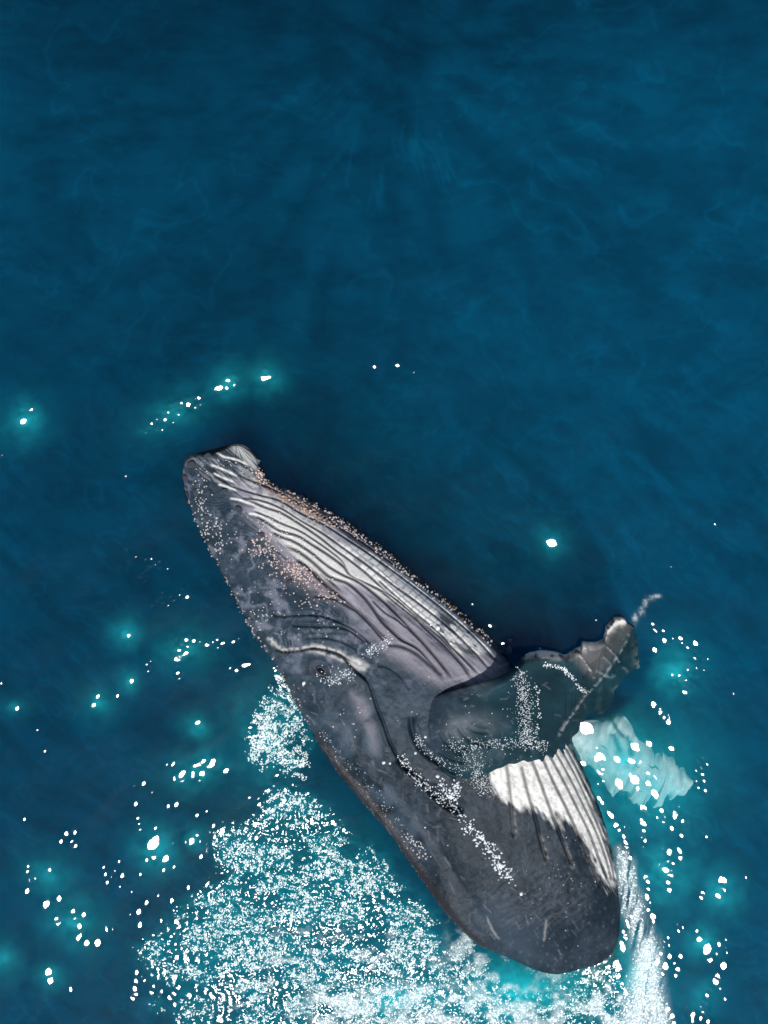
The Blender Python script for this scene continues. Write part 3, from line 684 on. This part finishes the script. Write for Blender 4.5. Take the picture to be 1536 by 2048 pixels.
# ------------------------------------------------------------------ whale: flippers (continuous with the body)
def flipper(lead, trail, zl, zr, thick, nT2, nS2, colfn, relfn, ridge=0.0, zrel=0.0, dip=0.0):
    """lead/trail outlines in chart coordinates; zl, zr heights along them"""
    uu = np.linspace(0, len(lead) - 1, nT2)
    A = catmull(lead, uu); B = catmull(trail, uu)
    za = catmull(np.array(zl)[:, None], uu)[:, 0]; zb_ = catmull(np.array(zr)[:, None], uu)[:, 0]
    th = catmull(np.array(thick)[:, None], uu)[:, 0]
    sg = np.linspace(-1, 1, nS2); ss = .6 * sg + .4 * np.sin(sg * math.pi / 2)
    wb = np.clip(uu - 3, 0, 3)[:, None] / 3 * 7
    A = A + wb * (np.stack([vnoise(uu * 3.1, uu * 0, 171), vnoise(uu * 3.1, uu * 0, 172)], -1) - .5)
    B = B + 1.8 * wb * (np.stack([vnoise(uu * 3.7, uu * 0, 173), vnoise(uu * 3.7, uu * 0, 174)], -1) - .5)
    cap_ = np.sqrt(np.clip(1 - np.clip((uu - (len(lead) - 1.8)) / .8, 0, 1) ** 2, 0, 1)) * np.sqrt(np.clip(1 - np.clip(1 - uu / .6, 0, 1) ** 2, 0, 1))
    def sheet(sv, up):
        t_ = ((sv + 1) / 2)[None, :, None]
        Q = A[:, None] * (1 - t_) + B[:, None] * t_
        zz = za[:, None] * (1 - t_[..., 0]) + zb_[:, None] * t_[..., 0]
        bulge = np.sqrt(np.clip(1 - sv ** 2, 0, 1))[None, :]
        zz = zz + (ridge * np.exp(-((sv + .86) / .14) ** 2))[None, :] * cap_[:, None] * sstep(2.5, 5, uu)[:, None]
        zz = zz - (dip * (1 - sstep(0, 2.4, uu)))[:, None]
        zz = zz + up * th[:, None] * .5 * bulge * cap_[:, None]
        wx_, wy_ = P(Q[..., 0], Q[..., 1], zrel)
        return Q, wx_, wy_, zz
    Q, fx, fy, fz = sheet(ss, 1)
    px_, py_ = to_px(fx, fy, fz)
    fz = fz + relfn(px_, py_) * sstep(1.0, .9, np.abs(ss))[None]
    c_top = colfn(px_, py_)
    sbv = ss[::-1][1:-1][::6]
    Qb, gx_, gy_, gz_ = sheet(sbv, -1)
    co_ = np.concatenate([np.stack([fx, fy, fz], -1), np.stack([gx_, gy_, gz_], -1)], 1)
    c_b = colfn(*to_px(gx_, gy_, gz_))
    cl = np.concatenate([c_top, c_b], 1)
    nR_ = co_.shape[1]; ix = np.arange(nT2 * nR_).reshape(nT2, nR_); nx_ = np.roll(ix, -1, 1)
    q = np.stack([ix[:-1], nx_[:-1], nx_[1:], ix[1:]], -1).reshape(-1, 4)[:, ::-1]
    q, ng_ = outward(co_.reshape(-1, 3), q, [ix[0][::-1], ix[-1]])
    return co_.reshape(-1, 3), cl.reshape(-1, 3), q, ng_, np.stack([fx, fy, fz], -1).reshape(-1, 3)

fl_alb = np.broadcast_to(np.array([.014, .040, .052]), wc.shape + (3,)).copy() * (.7 + .6 * mott[..., None])
_b = sstep(985, 860, X + .35 * (Y - 1430))[..., None]; fl_alb = fl_alb * (1 - _b) + alb * _b
def fover(t_, c):
    global fl_alb
    fl_alb = fl_alb * (1 - t_[..., None]) + np.asarray(c) * t_[..., None]
fl_rel = wc.zeros()
# pale knobbly leading edge
t_ = wc.zeros(); wc.stroke(t_, [(880,1368),(940,1350),(1000,1334),(1040,1312)], .6, 6, .1, 'max', 3)
wc.stroke(t_, [(1040,1312),(1065,1303),(1095,1306),(1125,1308),(1150,1300),(1175,1292),(1200,1280),(1215,1265),(1235,1245),(1255,1248)], .95, 9, .05, 'max', 5)
fover(np.clip(t_, 0, 1) * sstep(.22, .52, fbm(X / 8, Y / 8, 121, 4)), [.74, .70, .66])
m = wc.poly([(1130,1300),(1200,1275),(1260,1250),(1230,1310),(1195,1355),(1170,1345)], 10); fover(.45 * m, [.20, .175, .17])
for pts, a_, w_ in [([(1262,1258),(1248,1290),(1228,1322),(1208,1350),(1190,1372),(1172,1388),(1150,1420),(1130,1448),(1112,1482)], .55, 2.4), ([(1152,1302),(1172,1328),(1192,1358)], .6, 1.8),
                    ([(1200,1282),(1225,1305),(1240,1326)], .6, 1.6), ([(1190,1340),(1215,1352),(1232,1350)], .35, 3), ([(1240,1330),(1258,1345),(1262,1360)], .4, 1.8), ([(1205,1312),(1222,1328)], .4, 2)]:
    t_ = wc.zeros(); wc.stroke(t_, pts, a_, w_, .1, 'max', 3); fover(t_ * sstep(.3, .55, fine), [.50, .52, .54]); wc.stroke(fl_rel, pts, .02, w_ * 1.6, .1, 'add')
for (a, b, c, d) in [(1280,1320,10,28),(1240,1380,14,8),(1215,1432,18,6)]:
    t_ = .75 * np.exp(-(((X - a) / c) ** 2 + ((Y - b) / d) ** 2)) * sstep(.35, .55, fine); fover(t_, [.42, .38, .38])
for k in range(40):
    x0, y0 = rng.uniform(860, 1180), rng.uniform(1370, 1480)
    sl, D, T = wc.line_dist([(x0, y0), (x0 + rng.uniform(-14, 14), y0 + rng.uniform(-6, 10))], 5)
    k_ = rng.uniform(.1, .35) * np.exp(-(D / 1.2) ** 2); fl_alb[sl] = fl_alb[sl] * (1 - k_[..., None]) + .3 * k_[..., None]
m = wc.poly([(880,1440),(960,1420),(1010,1450),(960,1470),(900,1480)], 20); fover(.35 * m * mott, [.25, .27, .30])
for pts, d_, w_ in GROOVES[21:27]: wc.stroke(fl_rel, pts, -d_ * 1.1, w_, .06, 'min'); wc.stroke(fl_rel, [(q_[0] + 3, q_[1] - 5) for q_ in pts], .016, 4, .1, 'add')
fl_rel += .03 * (fbm(X / 26, Y / 26, 122, 3) - .5)
A = [(818,1440),(840,1392),(880,1368),(940,1350),(1004,1330),(1042,1300),(1085,1294),(1136,1304),(1162,1283),(1200,1276),(1212,1252),(1238,1230),(1262,1246),(1270,1262)]
B = [(822,1446),(836,1486),(880,1522),(940,1530),(990,1508),(1040,1496),(1085,1495),(1125,1490),(1155,1474),(1182,1444),(1222,1428),(1248,1385),(1290,1335),(1278,1272)]
ZL = [.30,.50,.56,.56,.46,.30,.12,.02,.02,.00,-.02,-.04,-.06,-.14]
ZR = [.30,.42,.50,.54,.56,.54,.44,.20,-.10,-.22,-.26,-.26,-.24,-.16]
TH = [.10,.20,.24,.24,.20,.14,.10,.08,.08,.08,.07,.06,.05,.04]
f1 = flipper(A, B, ZL, ZR, TH, 260, 130, lambda a, b: wc.sample(fl_alb, a, b), lambda a, b: wc.sample(fl_rel, a, b), ridge=.13, dip=.26)
# the other flipper, white beneath, hanging under the surface
wh = np.broadcast_to(np.array([.86, .88, .86]), wc.shape + (3,)).copy()
blot = sstep(.60, .68, fbm(X / 22, Y / 30, 131, 3))
wh = wh * (1 - .08 * blot[..., None])
for pts, w_ in [([(1225,1465),(1235,1490),(1245,1505)], 7), ([(1252,1470),(1262,1495),(1262,1515)], 6), ([(1215,1425),(1235,1460),(1250,1475)], 4)]:
    t_ = wc.zeros(); wc.stroke(t_, pts, .95, w_, .1, 'max', 3); wh = wh * (1 - t_[..., None]) + np.array([.03, .05, .06]) * t_[..., None]
A2 = [(1100,1440),(1160,1432),(1200,1428),(1232,1418),(1252,1440),(1262,1462),(1285,1478),(1298,1496),(1312,1490),(1332,1502),(1346,1524),(1358,1530),(1374,1545),(1376,1560)]
B2 = [(1110,1540),(1150,1552),(1175,1530),(1205,1560),(1225,1592),(1245,1575),(1262,1600),(1282,1612),(1300,1590),(1316,1618),(1330,1588),(1345,1602),(1362,1590),(1374,1572)]
f2 = flipper(A2, B2, np.interp(np.linspace(0,8,14), range(9), [-.3,-.22,-.18,-.16,-.16,-.18,-.22,-.28,-.34]), np.interp(np.linspace(0,8,14), range(9), [-.5,-.46,-.42,-.40,-.40,-.42,-.44,-.46,-.46]), np.linspace(.5, .25, 14), 150, 70,
             lambda a, b: wc.sample(wh, a, b), lambda a, b: .09 * (vnoise(a / 9 + b / 40, b / 30, 133) - .5), zrel=-.4)
C = [body_co]; K = [body_col]; Q_ = [body_q]; NG = list(body_ng); base = len(body_co)
for f in (f1, f2):
    C.append(f[0]); K.append(f[1]); Q_.append(f[2] + base); NG += [g + base for g in f[3]]; base += len(f[0])
splat(f1[4])
zmap = np.where(zmap < -5, 0.0, zmap)

def skin_mat():
    m = N('whale_skin')
    col = m.attr('pigment', True)
    n1 = m.noise(55, 4, .6); n2 = m.noise(240, 2, .6)
    c = m.mixc(1.0, col, m.ramp(n1, .25, .75, .78, 1.22), 'MULTIPLY')
    h = m.math('ADD', m.math('MULTIPLY', n1, .6), m.math('MULTIPLY', n2, .4))
    b = m.bump(h, .4, .012)
    p = m.n('ShaderNodeBsdfDiffuse'); m.l(c, p.inputs[0]); m.l(b, p.inputs['Normal'])
    g = m.n('ShaderNodeBsdfGlossy', distribution='BECKMANN'); m.l(b, g.inputs['Normal'])
    m.l(m.ramp(m.noise(5, 3), .3, .7, .15, .24), g.inputs['Roughness'])
    fr = m.n('ShaderNodeFresnel'); fr.inputs['IOR'].default_value = 1.33
    m.l(m.mixs(m.math('MULTIPLY', fr.outputs[0], .32), p.outputs[0], g.outputs[0]), m.out.inputs[0]); return m.m
skin = skin_mat()
whale = bpy.data.objects.new('humpback_whale', None); coll.objects.link(whale)
tag(whale, 'dark grey humpback whale with white pleated throat lying on its side at the surface', 'whale')
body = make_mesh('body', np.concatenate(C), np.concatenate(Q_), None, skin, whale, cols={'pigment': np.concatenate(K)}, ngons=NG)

# ------------------------------------------------------------------ small round things
def domes(name, pts, mat, parent=None, seg=6, cols=None, flat=.6, rings=2):
    """pts: rows X px, Y px, z, radius m; each a little closed-topped dome"""
    pts = np.asarray(pts, float); n = len(pts)
    x, y = P(pts[:, 0], pts[:, 1], pts[:, 2])
    th = np.linspace(0, 2 * math.pi, seg, endpoint=False)
    ph = [0.0, .8] if rings == 2 else [0.0]
    vs = []
    jit = rng.uniform(.75, 1.25, (n, seg))
    for k, a in enumerate(ph):
        r = math.cos(a); h = math.sin(a)
        vs.append(np.stack([x[:, None] + pts[:, 3:4] * r * np.cos(th) * jit, y[:, None] + pts[:, 3:4] * r * np.sin(th) * jit,
                            pts[:, 2:3] - .3 * pts[:, 3:4] * (k == 0) + pts[:, 3:4] * flat * h + 0 * th], -1))
    top = np.stack([x, y, pts[:, 2] + pts[:, 3] * flat], -1)[:, None]
    co = np.concatenate(vs + [top], 1); per = co.shape[1]
    bse = (np.arange(n) * per)[:, None]; i = np.arange(seg); j = (i + 1) % seg
    q = None
    if rings == 2:
        q = (bse[..., None] + np.stack([i, j, j + seg, i + seg], -1)[None]).reshape(-1, 4)
    o_ = seg * (len(ph) - 1)
    t = (bse[..., None] + np.stack([i + o_, j + o_, np.full(seg, per - 1)], -1)[None]).reshape(-1, 3)
    kw = {}
    if cols is not None: kw['cols'] = {'tone': np.repeat(np.asarray(cols), per, 0)}
    return make_mesh(name, co.reshape(-1, 3), q, t, mat, parent, **kw)
def zat(X_, Y_):
    return zmap[np.clip(np.asarray(Y_, float) - wc.y0, 0, wc.shape[0] - 1).astype(int), np.clip(np.asarray(X_, float) - wc.x0, 0, wc.shape[1] - 1).astype(int)]

def simple(name, col, rough=.5, attr=None, spec=.5, bump=None):
    m = N(name)
    c = m.attr(attr, True) if attr else None
    base_c = m.mixc(m.noise(40, 3), rgb(*[v * .8 for v in col]), rgb(*[min(v * 1.15, 1) for v in col])) if not attr else c
    p = m.pbsdf(Base_Color=base_c, Roughness=rough); p.inputs['Specular IOR Level'].default_value = spec
    if bump: m.l(m.bump(m.noise(bump, 3), .6, .01), p.inputs['Normal'])
    m.l(p.outputs[0], m.out.inputs[0]); return m.m

# barnacles: many small pinkish white cones, and the larger knobs (tubercles) one by one
pts = []; cl = []
def barn(cx, cy, sx, sy, ang, n, r, tone):
    c, s_ = math.cos(ang), math.sin(ang)
    for k in range(n):
        a, b = rng.normal(0, .5) * sx, rng.normal(0, .5) * sy
        X_, Y_ = cx + a * c - b * s_, cy + a * s_ + b * c
        zz = zat(X_, Y_)
        if zz == 0.0: continue
        pts.append((X_, Y_, float(zz), rng.uniform(.6, 1.25) * r / S)); cl.append(np.array(tone) * rng.uniform(.7, 1.2))
PINK = (.60, .46, .41); PALE = (.46, .45, .43); ORNG = (.34, .22, .15)
barn(535,1100,45,28,.7,80,2.2,PINK); barn(600,1150,48,24,.6,120,2.1,PINK); barn(560,1140,90,40,.7,70,1.8,PINK); barn(660,1195,40,14,.4,26,1.9,PINK); barn(615,1205,22,20,0,14,2,PINK)
barn(560,1065,110,30,.6,120,1.5,PALE); barn(430,1060,60,45,.9,80,2.0,PALE); barn(400,1000,25,50,0,60,2.0,PALE); barn(520,1230,60,50,.9,50,1.8,PALE); barn(640,1240,60,60,.6,30,1.6,PALE)
barn(470,935,60,22,.3,30,1.6,PALE); barn(565,995,70,9,.55,60,2.3,ORNG); barn(620,1022,60,9,.6,60,2.5,ORNG); barn(600,1010,90,10,.58,60,2.0,PINK); barn(700,1060,70,7,.65,60,2.0,PINK); barn(790,1125,90,6,.72,60,1.8,PALE)
barn(520,950,12,14,0,30,2.2,PINK); barn(778,1640,110,7,.9,24,1.6,ORNG); barn(830,1690,40,14,.9,40,1.9,PALE); barn(1100,1750,110,110,.8,40,1.3,PALE); barn(680,1420,60,60,.5,14,1.8,PINK); barn(610,1385,30,20,.5,12,1.8,ORNG)
lin = smooth_line(LP[1:13], 240)
for k in range(120):
    q = lin[rng.integers(0, 240)]; X_ = q[0] + abs(rng.normal(0, 8)) + 2; Y_ = q[1] + rng.normal(0, 5)
    pts.append((X_, Y_, float(max(zat(X_ + 4, Y_ - 2) - .05, -.2)), rng.uniform(.8, 2.4) / S)); cl.append(np.array(PALE if rng.random() < .5 else (.30, .24, .20)) * rng.uniform(.5, 1.1))
lin = smooth_line(RP[1:11], 240)
for k in range(240):
    q = lin[rng.integers(0, 240)]; e_ = abs(rng.normal(0, 7)); X_ = q[0] - e_ * .6 - 1; Y_ = q[1] + e_ * .7 + 1
    pts.append((X_, Y_, float(max(zat(X_ - 4, Y_ + 4) - .04, -.25)), rng.uniform(.8, 2.6) / S)); cl.append(np.array(PALE if rng.random() < .6 else ORNG) * rng.uniform(.5, 1.1))
tag(domes('barnacles', pts, simple('barnacle_shell', PALE, .7, 'tone'), whale, 6, cl, .8, 1), kind='stuff', label='pinkish white barnacles crusting the chin and jaw edge')

tub_mat = simple('tubercle_skin', (.050, .056, .070), .5, spec=.2, bump=60)
tubs = [(447,983,8),(478,1020,9),(468,1042,7),(580,1166,8),(414,1036,9),(524,1070,8),(392,985,9),(372,958,9),(384,930,10),(416,912,8),(536,1150,6),(500,1085,6),(455,935,7),(434,1060,7)]
proto = None
for (X_, Y_, r) in tubs:
    if proto is None:
        n1_, n2_ = 14, 7; v = []; f4 = []
        for a in range(n2_ + 1):
            ph_ = a / n2_ * math.pi / 2
            for b in range(n1_):
                th_ = 2 * math.pi * b / n1_; rr = math.cos(ph_) * (1 + .08 * math.sin(3 * th_))
                v.append((rr * math.cos(th_), rr * math.sin(th_), .55 * math.sin(ph_) - .12 * (a == 0) - .18 * math.exp(-((a - n2_) / 1.2) ** 2)))
        for a in range(n2_):
            for b in range(n1_): f4.append((a * n1_ + b, a * n1_ + (b + 1) % n1_, (a + 1) * n1_ + (b + 1) % n1_, (a + 1) * n1_ + b))
        o = make_mesh('tubercle', np.array(v), np.array(f4), None, tub_mat, whale, ngons=[np.arange(n1_) + n2_ * n1_]); proto = o
    else:
        o = proto.copy(); coll.objects.link(o); o.parent = whale
    zz = float(zat(X_, Y_)); x_, y_ = P(X_, Y_, zz)
    o.location = (float(x_), float(y_), zz - .01); o.scale = (r / S * rng.uniform(.8, 1.2), r / S * rng.uniform(.7, 1.0), r / S * .8); o.rotation_euler = (0, 0, rng.uniform(0, 3))

# the eye: glossy ball between two lids
zz = float(zat(641, 1340)); ex, ey = P(643, 1341, zz)
def ball(n1_, n2_, a, b, c):
    v = []; f = []
    for i in range(n2_ + 1):
        ph_ = -math.pi / 2 + math.pi * i / n2_
        for j in range(n1_): th_ = 2 * math.pi * j / n1_; v.append((a * math.cos(ph_) * math.cos(th_), b * math.cos(ph_) * math.sin(th_), c * math.sin(ph_)))
    for i in range(n2_):
        for j in range(n1_): f.append((i * n1_ + j, i * n1_ + (j + 1) % n1_, (i + 1) * n1_ + (j + 1) % n1_, (i + 1) * n1_ + j))
    return np.array(v), np.array(f)
v, f = ball(20, 12, .046, .032, .022)
eye = make_mesh('eye', v, f, None, simple('eye_gloss', (.010, .011, .014), .2), whale); eye.location = (float(ex), float(ey), zz + .012); eye.rotation_euler = (0, 0, -.6)
lid_mat = simple('eyelid_skin', (.045, .050, .062), .5, spec=.15, bump=50)
for sgn in (1, -1):
    v = []; f = []; nn = 22
    for i in range(nn):
        t_ = i / (nn - 1) * math.pi; cx_, cy_ = .078 * math.cos(t_), sgn * .044 * math.sin(t_); rr = .013 * math.sin(t_) ** .5 + .004
        for j in range(8):
            a_ = 2 * math.pi * j / 8; v.append((cx_ * (1 + rr * 6 * math.cos(a_) * .8), cy_ + sgn * rr * math.cos(a_), rr * math.sin(a_)))
    for i in range(nn - 1):
        for j in range(8): f.append((i * 8 + j, i * 8 + (j + 1) % 8, (i + 1) * 8 + (j + 1) % 8, (i + 1) * 8 + j))
    o = make_mesh('eyelid', np.array(v), np.array(f), None, lid_mat, whale); o.location = (float(ex), float(ey), zz + .018); o.rotation_euler = (0, 0, -.6)

# ------------------------------------------------------------------ water drops on the wet skin, sun glints painted as their white
glint_drop_m = simple('glint_drop', (.84, .89, .91), .12, spec=.8)
pts = []
def drops(poly_or_line, n, spread, r0, r1, lift=.0):
    L = smooth_line(poly_or_line, 200)
    for k in range(n):
        q = L[rng.integers(0, 200)]; X_ = q[0] + rng.normal(0, spread); Y_ = q[1] + rng.normal(0, spread)
        pts.append((X_, Y_, float(zat(X_, Y_)) + lift, rng.uniform(r0, r1) * .82 / S))
drops([(1040,1350),(1046,1380),(1050,1410),(1052,1440),(1054,1470),(1060,1490)], 620, 9, .5, 1.5)
drops([(1072,1370),(1078,1410),(1076,1450),(1068,1485)], 70, 2, .6, 2.2)
drops([(900,1490),(950,1490),(1000,1488),(1060,1488),(1090,1492)], 380, 7, .5, 1.5)
drops([(930,1505),(950,1530),(960,1560),(975,1580)], 380, 12, .5, 1.4)
drops([(800,1515),(830,1550),(855,1575),(890,1605),(920,1628)], 260, 5, .6, 2.2)
drops([(882,1565),(892,1582),(905,1598),(912,1580),(914,1570)], 120, 5, 1, 2.8)
drops([(920,1640),(950,1665),(970,1690),(985,1710),(1000,1735),(1018,1760)], 190, 7, 1, 3.4)
drops([(640,1340),(660,1360),(690,1355),(700,1345)], 120, 8, .6, 2)
drops([(735,1305),(745,1300),(770,1285),(778,1278)], 110, 7, .6, 1.8)
drops([(1090,1330),(1120,1335),(1140,1350),(1160,1375),(1175,1385)], 150, 2.5, .7, 2.4)
drops([(835,1475),(850,1500),(880,1520),(920,1545)], 120, 4, .6, 1.6)
drops([(960,1480),(900,1400),(880,1590)], 30, 60, .8, 1.6)
drops([(640,1460),(680,1510),(760,1590),(840,1700)], 90, 5, .5, 1.4)
for (a, b, r) in [(851,1474,3.5),(831,1506,3.5),(805,1525,4),(875,1553,4),(1042,1788,4),(876,1256,5),(862,1249,2.5),(902,1287,3),(780,1527,3),(608,1366,5),(1192,1240,2),(1080,1297,2),(768,1525,4),(850,1655,2)]:
    pts.append((a, b, float(zat(a, b)), r / S))
tag(domes('glint_drops', pts, glint_drop_m, None, 6, None, .75, 2), 'water drops on the dark skin of the whale with sun glints painted white', 'water drops', kind='stuff')

# ------------------------------------------------------------------ foam bubbles in the wake, and sun glitter painted as white bubbles
pts = []
dens = sea.zeros()
dens = np.maximum(dens, bub_glint_mask * sstep(.38, .62, fbm(sea.X / 9, sea.Y / 6.5, 151, 4)))
nearp = sea.poly([(505,1440),(548,1365),(585,1385),(600,1440),(612,1545),(575,1550),(545,1510),(515,1540),(490,1500)], 14)
dens = np.maximum(dens, 1.2 * nearp * sstep(.40, .54, fbm(sea.X / 17, sea.Y / 14, 152, 3)))
rim = sea.zeros()
for q_ in smooth_line([(556,1352),(570,1368),(584,1388),(592,1396)], 14): rim = np.maximum(rim, np.exp(-((sea.X - q_[0]) ** 2 + (sea.Y - q_[1]) ** 2) / 40.))
dens = np.maximum(dens, 1.3 * rim)
dens = np.maximum(dens, .9 * foam)
cand = 60000
k = 0
bx0 = rng.uniform(240, 1360, cand * 3); by0 = rng.uniform(1350, 2060, cand * 3)
acc = sea.sample(dens, bx0, by0) > rng.uniform(.15, 1.1, cand * 3)
bx0, by0 = bx0[acc], by0[acc]
wxb, wyb = P(bx0, by0, 0)
ii = np.clip(((wyb + hy) / STEP).astype(int), 0, ny - 1); jj = np.clip(((wxb + hx) / STEP).astype(int), 0, nx - 1)
zw = hgt[ii, jj]
rad = rng.uniform(.55, 1, len(bx0)) ** 2 * 2.3 / S
bub = np.stack([bx0, by0, zw, rad], -1)[:46000]
keep = zmap[np.clip((bub[:, 1] - wc.y0).astype(int), 0, wc.shape[0] - 1), np.clip((bub[:, 0] - wc.x0).astype(int), 0, wc.shape[1] - 1)] < .03
bub = bub[keep]
tag(domes('glitter_foam_bubbles', bub, simple('glitter_foam_bubble', (.78, .92, .93), .2), None, 6, None, .6, 1), 'white foam bubbles and sun glitter painted as bubbles on churned water behind the whale', 'foam', kind='stuff')
